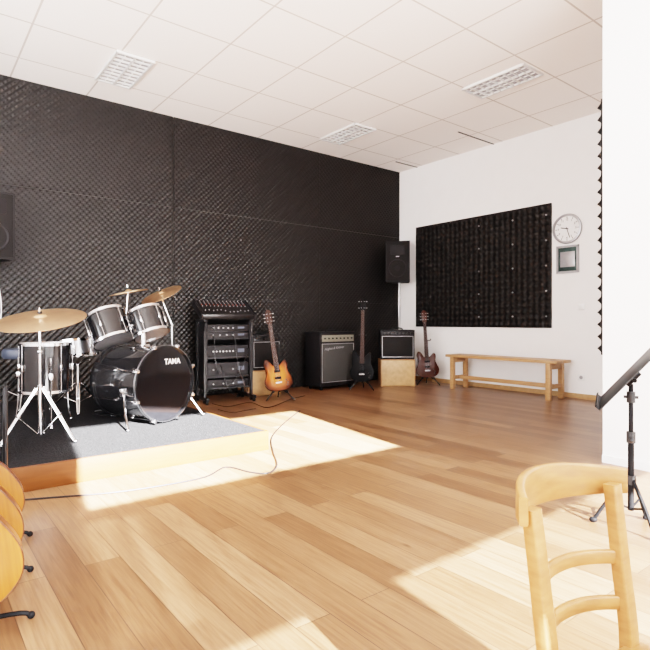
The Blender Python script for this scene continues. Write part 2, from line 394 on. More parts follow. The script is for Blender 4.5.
# ---------------------------------------------------------------- drums
def lathe_part(prof, nm, m, par, closed=False, seg=48): return MB().lathe(prof, None, seg, closed).build(nm, m, par)
def drum(name, label, r, dep, loc, mtx, shellm, nl=6, headm=None, both=True, group=None, hoop=None, hm=None):
    """axis along local z, from 0 to dep"""
    t = thing(name, label, 'drum', (0, 0, 0), group=group)
    t.rotation_mode = 'QUATERNION'; t.location = loc; t.rotation_quaternion = mtx.to_quaternion()
    lathe_part([(r, .01), (r, dep-.01), (r-.006, dep-.01), (r-.006, .01)], 'shell', shellm, t, True)
    hm = hm or M['chrome']; hh = hoop or .02
    for z in (0, dep):
        lathe_part([(r+.004, z-hh/2), (r+.012, z-hh/2), (r+.012, z+hh/2), (r+.004, z+hh/2)], 'hoop', hm, t, True)
    lathe_part([(0, dep-.003), (r+.003, dep-.003), (r+.003, dep+.001), (0, dep+.001)], 'drumhead', headm or M['head'], t)
    lathe_part([(0, -.001), (r+.003, -.001), (r+.003, .003), (0, .003)], 'drumhead', M['resohead'], t)
    for k in range(nl):
        a = 2*PI*(k+.5)/nl
        m = MB(); m.box((r+.009, 0, dep/2), (.016, .014, min(.05, dep*.35)), bev=.004)
        m.cyl((r+.012, 0, 0), (r+.012, 0, dep), .0020, seg=8)
        m.build('lug', M['chrome'], t).rotation_euler = (0, 0, a)
    return t
# bass drum: axis points out of front head
kd = Vector((.368, -.93, 0)).normalized(); kr = .29; kdep = .50
kfront = Vector((1.61, 4.11, Z+kr+.025)); kback = kfront-kd*kdep
kt = drum('bass_drum', 'large glossy black bass drum with lettered front head', kr, kdep, kback, frame_from(kd), M['kickshell'], 8, M['kickhead'], hoop=.04, hm=M['kickshell'])
lathe_part([(kr+.0125, kdep-.006), (kr+.0145, kdep-.006), (kr+.0145, kdep+.006), (kr+.0125, kdep+.006)], 'hoop_inlay', M['steel'], kt, True)
text('lettering', 'TAMA', .062, M['white'], kt, (.075, .168, kdep+.002), (0, 0, 0), bold=.0008)
for s in (-1, 1):
    m = MB(); m.tube([(s*(kr-.02), -.05, kdep*.72), (s*(kr+.04), -.14, kdep*.85), (s*(kr+.10), -kr-.018, kdep*1.08)], .009)
    m.box((s*(kr+.0), -.05, kdep*.72), (.04, .06, .04), bev=.005); m.ball((s*(kr+.10), -kr-.012, kdep*1.08), .013)
    m.build('spur', M['chrome'], kt)
for k in range(8):
    a = 2*PI*(k+.5)/8
    m = MB(); m.box((kr+.02, 0, kdep-.005), (.022, .03, .05), bev=.004); m.box((kr+.02, 0, kdep+.022), (.03, .02, .008), bev=.002)
    m.build('claw', M['chrome'], kt).rotation_euler = (0, 0, a)
m = MB(); m.cyl((0, kr-.02, kdep*.5), (0, kr+.1, kdep*.5), .02); m.box((0, kr+.005, kdep*.5), (.08, .02, .08), bev=.006)
m.build('tom_mount', M['chrome'], kt)
# toms, leaning towards the drummer
bk = -kd
def lean(a, extra=Vector((0, 0, 0))): return frame_from((Vector((0, 0, 1))*math.cos(a)+(bk+extra).normalized()*math.sin(a)))
def centre_loc(c, mtx, dep): return Vector(c)-(mtx @ Vector((0, 0, 1)))*dep/2
for (px, d, py, r, dep, a, lab) in ((110, 4.45, 328, .158, .24, .50, 'larger rack tom, left one above the bass drum'), (148, 4.48, 323, .138, .21, .45, 'smaller rack tom, right one above the bass drum')):
    p = D(px, d); z = H-(py-321)/532.5*d; mt = lean(a)
    loc = centre_loc((p.x, p.y, z), mt, dep)
    tt = drum('tom_drum', lab, r, dep, loc, mt, M['drumshell'], 6, group='rack toms')
    # holder arm in world coordinates converted to local
    W = Matrix.Translation(loc) @ mt.to_4x4(); inv = W.inverted()
    km = kback+kd*kdep*.5+Vector((0, 0, kr+.13))
    q = Vector((p.x, p.y, z)); dirp = (km-q); dirp.z = 0; dirp.normalize(); q2 = q+dirp*(r*.98)
    MB().tube([inv @ q2, inv @ ((q2+km)/2+Vector((0, 0, .03))), inv @ km, inv @ (km-Vector((0, 0, .06)))], .009).build('holder_arm', M['chrome'], tt)
# floor tom
p = D(46, 4.15); I3 = Matrix.Identity(3)
ft = drum('floor_tom', 'dark sparkle floor tom on chrome legs beneath the big cymbal', .178, .36, (p.x, p.y, Z+.27), I3, M['drumshell'], 8)
for k in range(3):
    a = 2*PI*k/3+.5
    m = MB(); m.tube([(.20, 0, .26), (.20, 0, -.05), (.215, 0, -.2), (.235, 0, -.26)], .007); m.box((.197, 0, .12), (.03, .03, .05), bev=.004); m.ball((.235, 0, -.258), .012)
    m.build('leg', M['chrome'], ft).rotation_euler = (0, 0, a)
# snare
def tripod(par, spread, zc, zt, r=.008, n=3, ph=0.3, m=None):
    for k in range(n):
        a = ph+2*PI*k/n
        q = MB()
        for s in (-1, 1): q.tube([(.022, s*.010, zt), (spread*.55, s*.010, zt*.52), (spread, s*.006, .012)], r*.75, sm=3)
        q.box((spread*.55, 0, zt*.52), (.02, .026, .008)); q.cyl((.02, 0, zc), (spread*.55, 0, zt*.5), r*.5, seg=8)
        q.ball((spread, 0, .013), .013, (1.4, 1, 1))
        q.build('leg', m or M['chrome'], par).rotation_euler = (0, 0, a)
p = D(78, 4.8)
drum('snare_drum', 'shallow snare drum behind the floor tom and rack tom', .17, .13, (p.x, p.y, Z+.50), lean(.12), M['steel'], 8)
st = thing('snare_stand', 'chrome snare stand behind the floor tom', 'drum stand', (p.x, p.y, Z))
tripod(st, .26, .08, .25)
m = MB(); m.cyl((0, 0, .06), (0, 0, .42), .011)
for k in range(3):
    a = k*2*PI/3+.9; m.tube([(0, 0, .41), (math.cos(a)*.1, math.sin(a)*.1, .455), (math.cos(a)*.165, math.sin(a)*.165, .465)], .006)
m.build('tube', M['chrome'], st)
# drum throne
p = D(22, 5.0)
st = thing('drum_throne', 'round padded drum stool behind the floor tom', 'stool', (p.x, p.y, Z))
tripod(st, .27, .1, .3)
MB().cyl((0, 0, .06), (0, 0, .46), .014).build('post', M['chrome'], st)
MB().lathe([(0, .46), (.15, .46), (.165, .48), (.165, .53), (.15, .55), (0, .555)]).build('cushion', M['bluegrey'], st)
# cymbals
def cymbal(label, r, c, tilt_dir, tilt, group='cymbals'):
    nz = (Vector((0, 0, 1))*math.cos(tilt)+Vector((tilt_dir[0], tilt_dir[1], 0)).normalized()*math.sin(tilt))
    t = thing('cymbal', label, 'cymbal', c, group=group); t.rotation_mode = 'QUATERNION'; t.rotation_quaternion = frame_from(nz).to_quaternion()
    pr = [(.006, 0)]; b = r*.17
    pr += [(b*.5, -.004), (b*.85, -.012), (b, -.017), (b*1.1, -.018)]
    for k in range(1, 9): q = k/8; pr.append((b*1.1+(r-b*1.1)*q, -.018-.022*q**1.6*(r/.25)))
    top = pr; bot = [(a, z-.0022) for a, z in pr][::-1]
    MB().lathe(top+bot, None, 72, True).build('plate', M['brass'], t, 60)
    MB().cyl((0, 0, .0), (0, 0, .012), .014).build('felt', M['black'], t)
    MB().cyl((0, 0, .012), (0, 0, .045), .005).build('rod', M['chrome'], t)
    m = MB(); m.cyl((0, 0, .02), (0, 0, .034), .008); m.box((0, 0, .032), (.034, .006, .01), bev=.002); m.build('wing_nut', M['chrome'], t)
    return nz
toC = Vector((-FW.x, -FW.y))
def cstand(label, base, top, spread=.27, join=None, ph=.3):
    t = thing('cymbal_stand', label, 'cymbal stand', (base[0], base[1], Z), group='cymbal stands')
    tripod(t, spread, .06, .36, ph=ph)
    q = Vector(top)-Vector((base[0], base[1], Z)); zj = join or q.z*.72
    MB().cyl((0, 0, .05), (0, 0, zj*.6), .0125).build('lower_tube', M['chrome'], t)
    MB().cyl((0, 0, zj*.6), (0, 0, zj), .009).build('upper_tube', M['chrome'], t)
    m = MB(); m.cyl((0, 0, zj*.6-.02), (0, 0, zj*.6+.02), .017); m.box((.02, 0, zj*.6), (.03, .008, .014), bev=.002); m.build('collar', M['chrome'], t)
    MB().cyl((0, 0, .33), (0, 0, .37), .018).build('leg_collar', M['chrome'], t)
    m = MB(); m.cyl((0, 0, zj), q, .0075); m.ball((0, 0, zj), .016); m.build('boom_arm', M['chrome'], t)
p = FL(40, 442, Z); d1 = 3.56
cz = cymbal('big bronze cymbal tilted over the floor tom', .283, (p.x, p.y, 1.0), toC+Vector((-.0, .0)), .29)
cstand('chrome cymbal stand holding the big bronze cymbal', (p.x, p.y), (p.x, p.y, .98), .25, ph=1.3)
p = D(126, 5.0); c = D(128, 5.0)
cymbal('small nearly level cymbal above left rack tom', .18, (c.x, c.y, 1.25), Vector((-.8, .2)), .2)
cstand('chrome cymbal stand behind left rack tom', (p.x, p.y), (c.x, c.y, 1.23))
p = D(172, 5.1); c = D(160, 5.1)
cymbal('steeply tilted small cymbal above the bass drum', .20, (c.x, c.y, 1.235), toC+Vector((-.6, .5)), .5)
cstand('chrome cymbal stand behind the bass drum', (p.x, p.y), (c.x, c.y, 1.21))
# bass drum pedal
p = kback+bk*.18
t = thing('drum_pedal', 'black drum pedal behind the bass drum', 'pedal', (p.x, p.y, Z), math.atan2(kd.y, kd.x)-PI/2)
MB().box((0, 0, .01), (.09, .30, .012), bev=.003).build('base_plate', M['black'], t)
MB().box((0, -.02, .05), (.08, .24, .01), rot=(.18, 0, 0), bev=.003).build('footboard', M['steel'], t)
m = MB(); m.cyl((-.05, .1, .01), (-.05, .1, .22), .007); m.cyl((.05, .1, .01), (.05, .1, .22), .007); m.cyl((-.05, .1, .22), (.05, .1, .22), .006); m.build('frame', M['chrome'], t)
# monitor wedge on stage, cropped by frame
def speaker(name, label, loc, rz, w=.38, h=.64, dp=.34, group=None):
    t = thing(name, label, 'loudspeaker', loc, rz, group)
    P = [(-w/2, 0), (w/2, 0), (w/2*.72, dp), (-w/2*.72, dp)]
    m = MB(); m.prism([(a, b) for a, b in P], 0, h, .008, Matrix(((1, 0, 0, 0), (0, 0, 1, -dp/2), (0, 1, 0, 0), (0, 0, 0, 1))))
    # prism maps outline y to world y
    m.build('cabinet', M['blackvinyl'], t)
    MB().box((0, -dp/2-.004, h*.5), (w*.9, .012, h*.93), bev=.005).build('grille', M['grille'], t)
    MB().lathe([(0, .0), (w*.30, 0), (w*.36, .010), (w*.38, .0)], Matrix.Translation((0, -dp/2-.008, h*.33)) @ RX).build('woofer', M['blackvinyl'], t)
    MB().lathe([(0, .002), (w*.1, .002), (w*.12, .006), (0, .012)], Matrix.Translation((0, -dp/2-.008, h*.33)) @ RX).build('dust_cap', M['blackvinyl'], t)
    MB().box((0, -dp/2-.010, h*.78), (w*.6, .01, h*.22), bev=.004).build('horn', M['blackvinyl'], t)
    m = MB(); m.box((0, -dp/2-.012, h*.62), (.05, .004, .012)); m.build('badge', M['silver'], t)
    return t
speaker('floor_monitor', 'black speaker on drum platform at left photo edge', (.245, 3.70, Z), facing(.3, 3.7)+.5, .28, .42, .28)
s1 = speaker('wall_speaker', 'black loudspeaker high on dark wall at left edge', (.60, 5.98, 1.53), .12)
MB().box((0, .2, .35), (.08, .10, .12)).build('bracket', M['black'], s1)
MB().tube([(0.10, .1, .02), (.12, .12, -.2), (.14, .1, -.5), (.09, .14, -.9)], .005).build('cable', M['white'], s1)
sp = Vector((6.16, 5.94))
s2 = speaker('loudspeaker', 'black loudspeaker on pole in the room corner', (sp.x, sp.y, 1.56), facing(sp.x, sp.y)-.15)
t = thing('speaker_stand', 'speaker pole stand in corner behind black amplifier', 'speaker stand', (sp.x, sp.y, 0))
MB().cyl((0, 0, .12), (0, 0, 1.559), .019).build('pole', M['steel'], t)
for k in range(3):
    a = k*2*PI/3+PI/4+PI/3
    MB().tube([(.02, 0, .45), (.12, 0, .2), (.17, 0, .015)], .011).build('leg', M['black'], t).rotation_euler = (0, 0, a)
MB().tube([(-.03, -.03, 1.55), (-.07, -.05, 1.2), (-.03, -.03, .8), (-.05, -.04, .2)], .006).build('cable', M['white'], t)

# ---------------------------------------------------------------- mixer rack
rx, ry = 2.97, 5.74
t = thing('equipment_rack', 'black equipment rack case beneath the mixing desk', 'rack', (rx, ry, 0), -.12)
for s in (-1, 1):
    m = MB(); m.box((s*.285, .12, .48), (.03, .04, .94)); m.box((s*.285, -.15, .42), (.03, .03, .82)); m.box((s*.285, 0, .06), (.035, .52, .035)); m.box((s*.285, 0, .955), (.03, .3, .03)); m.tube([(s*.285, -.15, .82), (s*.285, -.17, .88), (s*.285, -.18, .93)], .014)
    m.build('side_frame', M['black'], t)
    MB().box((s*.268, -.01, .56), (.018, .32, .80), bev=.002).build('side_panel', M['blackvinyl'], t)
    for q in (-.23, .23): MB().cyl((s*.285-.012, q, .022), (s*.285+.012, q, .022), .022).build('caster', M['black'], t)
MB().box((0, .15, .56), (.52, .012, .80)).build('back_panel', M['blackvinyl'], t)
for z in (.17, .30, .52, .74): MB().box((0, 0, z), (.52, .3, .012)).build('shelf', M['black'], t)
for (xa, za, xb, zb, sag) in ((-.2, .86, -.12, .35, .12), (.05, .80, .18, .25, .1), (.22, .62, -.05, .20, .14), (-.1, .42, .1, .06, .08)):
    MB().tube([(xa, -.15, za), (xa+.01, -.19, za-.03), ((xa+xb)/2-.02, -.21, (za+zb)/2-sag), (xb, -.19, zb), (xb, -.155, zb+.02)], .0045).build('loose_cable', M['black'], t)
MB().tube([(.12, -.15, .36), (.14, -.2, .3), (.2, -.22, .12), (.26, -.2, .02)], .0045).build('loose_cable', M['red'], t)
def on_rack(name, label, cat, z, h, dp=.27, w=.48, mm='black', knobs=6, grp='rack devices'):
    q = thing(name, label, cat, (rx, ry, z), -.12, grp)
    MB().box((0, 0, h/2), (w, dp, h), bev=.003).build('case', M[mm], q)
    MB().box((0, -dp/2-.003, h/2), (w+.02, .006, h-.006), bev=.001).build('front_panel', M['blackvinyl'], q)
    k0 = None
    for k in range(knobs):
        x = -w*.38+w*.5*k/max(1, knobs-1)
        if k0 is None: k0 = MB().cyl((0, 0, 0), (0, -.014, 0), .010, .008).build('knob', M['silver'], q); k0.location = (x, -dp/2-.006, h*.5)
        else: inst(k0, q, (x, -dp/2-.006, h*.5))
    MB().box((w*.33, -dp/2-.007, h*.55), (.08, .004, h*.3)).build('display', M['bluegrey'], q)
    return q
on_rack('rack_power_supply', 'flat power unit on lowest shelf of equipment rack', 'rack device', .177, .09, knobs=3)
on_rack('rack_amplifier', 'power amplifier on second lowest shelf of equipment rack', 'rack device', .307, .16, knobs=2)
on_rack('rack_processor', 'effects unit with knobs on middle rack shelf', 'rack device', .527, .14, knobs=7)
on_rack('rack_player', 'media player unit on top rack shelf under mixer', 'rack device', .747, .08, knobs=4)
on_rack('rack_receiver', 'slim receiver stacked on the top-shelf media player', 'rack device', .829, .08, knobs=5)
q = thing('mixing_console', 'black mixing desk slanted on top of the equipment rack', 'mixer', (rx, ry, 1.0), -.12)
TL = .48
Rm = Matrix.Rotation(TL, 4, 'X')
def onm(o, x, y, z=0): o.matrix_local = Matrix.Translation((0, -.01, .085)) @ Rm @ Matrix.Translation((x, y, z)); return o
onm(MB().box((0, 0, 0), (.64, .38, .06), bev=.006).build('case', M['black'], q), 0, 0)
onm(MB().box((0, 0, 0), (.60, .35, .004)).build('faceplate', M['blackvinyl'], q), 0, 0, .032)
for s in (-1, 1): onm(MB().box((0, 0, 0), (.02, .40, .08), bev=.004).build('side_cheek', M['blackvinyl'], q), s*.325, 0)
kb = [MB().cyl((0, 0, 0), (0, 0, .012), .005, .004, 10).build('knob', M[c], q) for c in ('silver', 'greyknob', 'redknob')]
for i in range(12):
    for j in range(5):
        c = (0, 1, 1, 2, 0)[j]
        if i == 0 and j in (0, 1, 3): o = kb[c]
        else: o = kb[c].copy(); C.objects.link(o); o.parent = q
        onm(o, -.265+i*.048, .15-j*.033, .034)
f0 = None
for i in range(12):
    if f0 is None: f0 = MB().box((0, 0, .005), (.009, .016, .010), bev=.002).build('fader', M['silver'], q); o = f0
    else: o = f0.copy(); C.objects.link(o); o.parent = q
    onm(o, -.265+i*.048, -.08-random.random()*.06, .034)

# ---------------------------------------------------------------- amps and boxes
def amp(label, loc, rz, w, h, dp, z0=0, panel='top', script=None, caster=0.0, gm='grille'):
    t = thing('guitar_amplifier', label, 'amplifier', loc, rz)
    b = caster
    MB().box((0, 0, b+(h-b)/2), (w, dp, h-b), bev=.012).build('cabinet', M['blackvinyl'], t)
    MB().box((0, -dp/2-.002, b+(h-b)*.43), (w*.88, .01, (h-b)*.70), bev=.003).build('grille', M[gm], t)
    m = MB(); y = -dp/2-.006; gz0 = b+(h-b)*.08; gz1 = b+(h-b)*.78
    m.box((0, y, gz0), (w*.9, .006, .006)); m.box((0, y, gz1), (w*.9, .006, .006)); m.box((-w*.45, y, (gz0+gz1)/2), (.006, .006, gz1-gz0)); m.box((w*.45, y, (gz0+gz1)/2), (.006, .006, gz1-gz0))
    m.build('piping', M['silver'], t)
    pz = b+(h-b)*.88
    MB().box((0, y+.002, pz), (w*.9, .008, (h-b)*.12), bev=.002).build('control_panel', M[panel], t)
    k0 = None
    for k in range(8):
        x = -w*.38+w*.76*k/7
        if k0 is None: k0 = MB().cyl((0, 0, 0), (0, -.016, 0), .012, .009, 14).build('knob', M['black'], t); o = k0
        else: o = inst(k0, t)
        o.location = (x, y-.002, pz)
    m = MB(); m.tube([(-.09, 0, h-.002), (-.07, 0, h+.022), (.07, 0, h+.022), (.09, 0, h-.002)], .009); m.build('handle', M['black'], t)
    for sx in (-1, 1):
        for sz in (b+.018, h-.018):
            MB().box((sx*(w/2-.014), -dp/2+.012, sz), (.030, .030, .034), bev=.008).build('corner_guard', M['black'], t)
    for sx in (-1, 1):
        for syy in (-1, 1):
            if b: MB().cyl((sx*(w/2-.06)-.012, syy*(dp/2-.05), b/2), (sx*(w/2-.06)+.012, syy*(dp/2-.05), b/2), b/2).build('caster', M['black'], t)
    if script: text('lettering', script, w*.074, M['silver'], t, (-w*.12, -dp/2-.009, b+(h-b)*.70), (PI/2, -.08, 0), ext=.0003, shear=.5)
    return t
amp('large black combo amplifier with beige panel and white script', (4.72, 5.90, 0), .02, .64, .80, .34, panel='panel', script='Hughes & Kettner', caster=.05, gm='greygrille')
def wbox(name, label, loc, rz, w, h, dp):
    t = thing(name, label, 'box', loc, rz)
    m = MB(); m.box((0, 0, h/2), (w, dp, h), bev=.006); m.build('body', M['boxwood'], t)
    MB().box((0, -dp/2-.003, h/2), (w-.03, .006, h-.03), bev=.002).build('front_panel', M['trim'], t)
    return t
wbox('wooden_box', 'light wooden box under small amplifier behind amber guitar', (3.60, 5.98, 0), -.1, .46, .32, .34)
amp('small black amplifier on wooden box behind amber guitar', (3.64, 5.98, .322), -.1, .40, .46, .28, panel='black')
wbox('wooden_box', 'pale wooden box under black amplifier in room corner', (5.70, 5.56, 0), facing(5.72, 5.62)+.15, .50, .39, .36)
amp('black amplifier on pale wooden box in room corner', (5.70, 5.56, .392), facing(5.72, 5.62)+.15, .50, .43, .28, panel='black', script='')

# ---------------------------------------------------------------- guitars
def outline(P, k=5): return catmull([Vector(p) for p in P], k, True)
ELEC = [(0, 0), (.09, .006), (.150, .05), (.168, .12), (.140, .195), (.122, .245), (.132, .295), (.128, .340), (.098, .358), (.062, .325), (.035, .305), (-.035, .305), (-.062, .340), (-.095, .382), (-.132, .378), (-.146, .320), (-.124, .250), (-.138, .195), (-.168, .12), (-.150, .05), (-.09, .006)]
ACOU = [(0, 0), (.115, .008), (.195, .07), (.208, .155), (.165, .25), (.122, .305), (.132, .37), (.132, .43), (.09, .48), (0, .492), (-.09, .48), (-.132, .43), (-.132, .37), (-.122, .305), (-.165, .25), (-.208, .155), (-.195, .07), (-.115, .008)]
def guitar(label, loc, rz, mtl, length=1.0, roll=0.0, tilt=-.13, ntun=6, bass=False, guardm=None, group=None, fn='maple'):
    t = thing('bass_guitar' if bass else 'electric_guitar', label, 'guitar', loc, (0, 0, 0), group)
    t.rotation_euler = (Matrix.Rotation(rz, 3, 'Z') @ Matrix.Rotation(tilt, 3, 'X') @ Matrix.Rotation(roll, 3, 'Y')).to_euler()
    s = 1.0; o = outline(ELEC)
    if bass: o = [Vector((p.x*1.0, p.y*1.12)) for p in o]
    MB().prism(o, -.022, .022, .010).build('body', M[mtl], t)
    if guardm:
        g = [(.03, .30), (.09, .30), (.105, .22), (.10, .14), (.06, .07), (.0, .10), (-.05, .17), (-.06, .26), (-.05, .33), (-.03, .315)]
        MB().prism(outline(g, 3), -.026, -.022).build('pickguard', M[guardm], t)
    nt = length-.17
    MB().prism([Vector(p) for p in ((-.030, .27), (.030, .27), (.021, nt), (-.021, nt))], -.020, -.002, .003).build('neck', M[fn], t)
    MB().prism([Vector(p) for p in ((-.029, .25), (.029, .25), (.021, nt), (-.021, nt))], -.030, -.020).build('fingerboard', M['rosewood'], t)
    hs = outline([(-.022, nt-.01), (-.040, nt+.03), (-.038, nt+.13), (-.015, nt+.17), (.02, nt+.165), (.038, nt+.13), (.036, nt+.03), (.022, nt-.01)], 3)
    MB().prism(hs, -.018, -.004, .002).build('headstock', M[mtl if mtl != 'sun' else 'rosewood'], t)
    for z in (.155, .235): MB().box((0, -.029, z), (.075, .012, .028), bev=.004).build('pickup', M['deskblack'], t)
    MB().box((0, -.028, .10), (.075, .012, .018), bev=.003).build('bridge', M['silver'], t)
    for x, z in ((.09, .12), (.11, .09), (.10, .06)): MB().cyl((x, -.020, z), (x, -.038, z), .010, .008, 14).build('knob', M['black'], t)
    for k in range(ntun):
        s = -1 if k % 2 else 1; z = nt+.03+.09*(k//2)/max(1, ntun//2-1)
        m = MB(); m.cyl((s*.02, -.024, z), (s*.02, -.01, z), .004, seg=10); m.cyl((s*.036, -.011, z), (s*.052, -.011, z), .003, seg=8); m.ball((s*.056, -.011, z), .008, (1, .5, .8)); m.build('tuner', M['silver'], t)
    m = MB()
    for k in range(ntun):
        x = (-.5+k/(ntun-1)); m.cyl((x*.05, -.035, .10), (x*.034, -.032, nt), .0004, seg=4)
    m.build('strings', M['silver'], t)
    return t
def gstand(label, loc, rz, hy=.62, tilt=.13, group='guitar stands', m_='black'):
    t = thing('guitar_stand', label, 'guitar stand', loc, rz, group)
    MB().tube([(0, .03, .10), (0, .06, .3), (0, .085+.03, hy)], .010).build('pole', M[m_], t)
    m = MB(); m.tube([(-.045, .055, hy+.02), (-.04, .11, hy), (.04, .11, hy), (.045, .055, hy+.02)], .008); m.build('yoke', M[m_], t)
    for s in (-1, 1):
        MB().tube([(0, .04, .16), (s*.07, .015, .105), (s*.085, -.055, .105), (s*.085, -.062, .13)], .008).build('cradle_arm', M[m_], t)
    for a in (-PI/2-1.0, -PI/2+1.0, PI/2):
        MB().tube([(0, .04, .22), (math.cos(a)*.11, .04+math.sin(a)*.11, .10), (math.cos(a)*.2, .04+math.sin(a)*.2, .012)], .009).build('leg', M[m_], t)
    return t
def with_stand(px, d, lab, slab, mtl, yaw=0, **k):
    p = D(px, d); rz = facing(p.x, p.y)+yaw
    gstand(slab, (p.x, p.y, 0), rz, .66 if not k.get('bass') else .75)
    return guitar(lab, (p.x, p.y, .118), rz, mtl, **k)
with_stand(280, 6.35, 'amber sunburst electric guitar leaning on stand before small amplifier', 'black stand under the amber electric guitar', 'sun', .1, roll=-.14, length=.98)
with_stand(362, 7.3, 'glossy black bass guitar beside the large combo amplifier', 'black stand under the black bass guitar', 'blackgl', -.1, length=1.16, ntun=4, bass=True, fn='rosewood')
with_stand(428, 7.85, 'dark red-brown electric guitar on stand left of bench', 'black stand under the dark red-brown guitar', 'darkred', .1, length=1.0, roll=-.05, fn='rosewood')

# acoustic guitars in floor rack at left edge
def acoustic(label, loc, rz, tilt=-.12):
    t = thing('acoustic_guitar', label, 'guitar', loc, group='acoustic guitars in the floor rack')
    t.rotation_euler = (Matrix.Rotation(rz, 3, 'Z') @ Matrix.Rotation(tilt, 3, 'X') @ Matrix.Rotation(-.13, 3, 'Y')).to_euler()
    o = outline(ACOU)
    MB().prism(o, -.048, .048, .004).build('body', M['spruce_side'], t)
    MB().prism([p*1.0 for p in o], -.052, -.047, .002).build('soundboard', M['spruce'], t)
    m = MB(); m.tube([(p.x*1.004, -.049, p.y*1.004) for p in o[::1]], .0032, seg=6, sm=0, closed=True); m.build('binding', M['binding'], t)
    MB().lathe([(0, 0), (.05, 0), (.05, .001), (0, .001)], Matrix.Translation((0, -.0525, .33)) @ RX).build('sound_hole', M['black'], t)
    MB().lathe([(.052, 0), (.062, 0), (.062, .0015), (.052, .0015)], Matrix.Translation((0, -.0525, .33)) @ RX, closed=True).build('rosette', M['rosewood'], t)
    MB().box((0, -.058, .13), (.15, .012, .025), bev=.003).build('bridge', M['rosewood'], t)
    MB().prism([Vector(p) for p in ((-.029, .38), (.029, .38), (.022, .86), (-.022, .86))], -.062, -.052).build('fingerboard', M['rosewood'], t)
    MB().prism([Vector(p) for p in ((-.028, .47), (.028, .47), (.022, .86), (-.022, .86))], -.052, -.034, .004).build('neck', M['maple'], t)
    MB().prism([Vector(p) for p in ((-.024, .85), (.024, .85), (.036, 1.0), (0, 1.012), (-.036, 1.0))], -.056, -.042, .002).build('headstock', M['rosewood'], t)
    for k in range(6):
        s = -1 if k % 2 else 1; z = .88+.045*(k//2)
        m = MB(); m.cyl((s*.03, -.048, z), (s*.05, -.048, z), .003, seg=8); m.ball((s*.055, -.048, z), .008, (1, .5, .8)); m.build('tuner', M['chrome'], t)
    return t
gp = [(-52, 1.57, 'acoustic guitar nearest the camera in floor rack at left edge'), (-41, 1.84, 'middle acoustic guitar of three in floor rack'), (-31, 2.14, 'farthest acoustic guitar in floor rack beside drum platform')]
g0, g2 = D(*gp[0][:2]), D(*gp[2][:2])
ar = math.atan2(g2.y-g0.y, g2.x-g0.x)-PI/2
for px, d, lab in gp:
    p = D(px, d); acoustic(lab, (p.x, p.y, .068), ar, -.1)
pc = (g0+g2)/2
t = thing('guitar_rack', 'black floor rack holding the acoustic guitars at left edge', 'guitar rack', (pc.x, pc.y, 0), ar)
for s in (-1, 1):
    m = MB(); m.tube([(s*.12, -.38, .045), (s*.12, .46, .045)], .009, sm=0); m.build('rail', M['black'], t)
for y in (-.30, .06, .44):
    m = MB(); m.tube([(-.20, y, .014), (-.15, y, .030), (.15, y, .030), (.215, y, .014)], .008); m.ball((.215, y, .013), .012); m.ball((-.20, y, .013), .012); m.build('foot', M['deskblack'], t)
m = MB(); m.tube([(-.2, .44, .05), (-.2, .50, .66), (.12, .50, .66), (.12, .44, .05)], .011, sm=0); m.build('back_bar', M['black'], t)

# ---------------------------------------------------------------- bench
t = thing('wooden_bench', 'long pale wooden bench along the white wall', 'bench', (6.16, 4.06, 0))
L = 1.64; BH = .48
for sx in (-1, 1):
    MB().box((sx*.09, 0, BH-.018), (.165, L, .036), bev=.004).build('seat_board', M['bench'], t)
for sy in (-1, 1):
    for sx in (-1, 1):
        MB().box((sx*.145, sy*(L/2-.11), (BH-.036)/2), (.05, .06, BH-.038), bev=.004).build('leg', M['bench'], t)
    MB().box((0, sy*(L/2-.11), BH-.075), (.24, .035, .07), bev=.003).build('apron', M['bench'], t)
    MB().box((0, sy*(L/2-.11), .16), (.24, .03, .05), bev=.003).build('end_rail', M['bench'], t)
MB().box((0, 0, .16), (.035, L-.24, .05), bev=.003).build('stretcher', M['bench'], t)

# ---------------------------------------------------------------- music stand
p = D(631, 2.45)
t = thing('music_stand', 'black folding music stand before the white wall', 'music stand', (p.x, p.y, 0), math.radians(204))
MB().cyl((0, 0, .08), (0, 0, .42), .013).build('lower_tube', M['deskblack'], t)
MB().cyl((0, 0, .40), (0, 0, .66), .010).build('upper_tube', M['deskblack'], t)
m = MB(); m.cyl((0, 0, .39), (0, 0, .44), .019); m.cyl((0, 0, .41), (.05, 0, .41), .006); m.ball((.05, 0, .41), .012); m.build('collar', M['deskgrey'], t)
MB().cyl((0, 0, .20), (0, 0, .24), .021).build('leg_hub', M['deskgrey'], t)
m = MB(); m.cyl((0, 0, .575), (0, 0, .625), .018); m.cyl((0, -.03, .60), (0, .03, .60), .007); m.build('clamp', M['deskgrey'], t)
for k in range(3):
    a = k*2*PI/3+.6
    m = MB(); m.tube([(.015, 0, .22), (.09, 0, .12), (.155, 0, .012)], .008); m.cyl((.012, 0, .09), (.09, 0, .115), .005, seg=8); m.ball((.155, 0, .014), .013, (1.4, 1, 1)); m.build('leg', M['deskblack'], t).rotation_euler = (0, 0, a)
TT = math.radians(50)
Rt = Matrix.Translation((0, -.01, .70)) @ Matrix.Rotation(TT-PI/2, 4, 'X')       # desk plane: local x width, z up the slope
q = MB(); q.box((0, 0, .0), (.46, .004, .36), bev=.0015); q.build('desk', M['deskgrey'], t).matrix_local = Rt
q = MB(); q.box((0, -.012, -.178), (.46, .026, .004), bev=.001); q.box((0, -.024, -.174), (.46, .003, .010)); q.build('ledge', M['deskblack'], t).matrix_local = Rt
q = MB(); q.box((0, .02, 0), (.05, .03, .08), bev=.005); q.cyl((-.05, .03, 0), (.05, .03, 0), .010); q.build('hinge', M['deskblack'], t).matrix_local = Rt

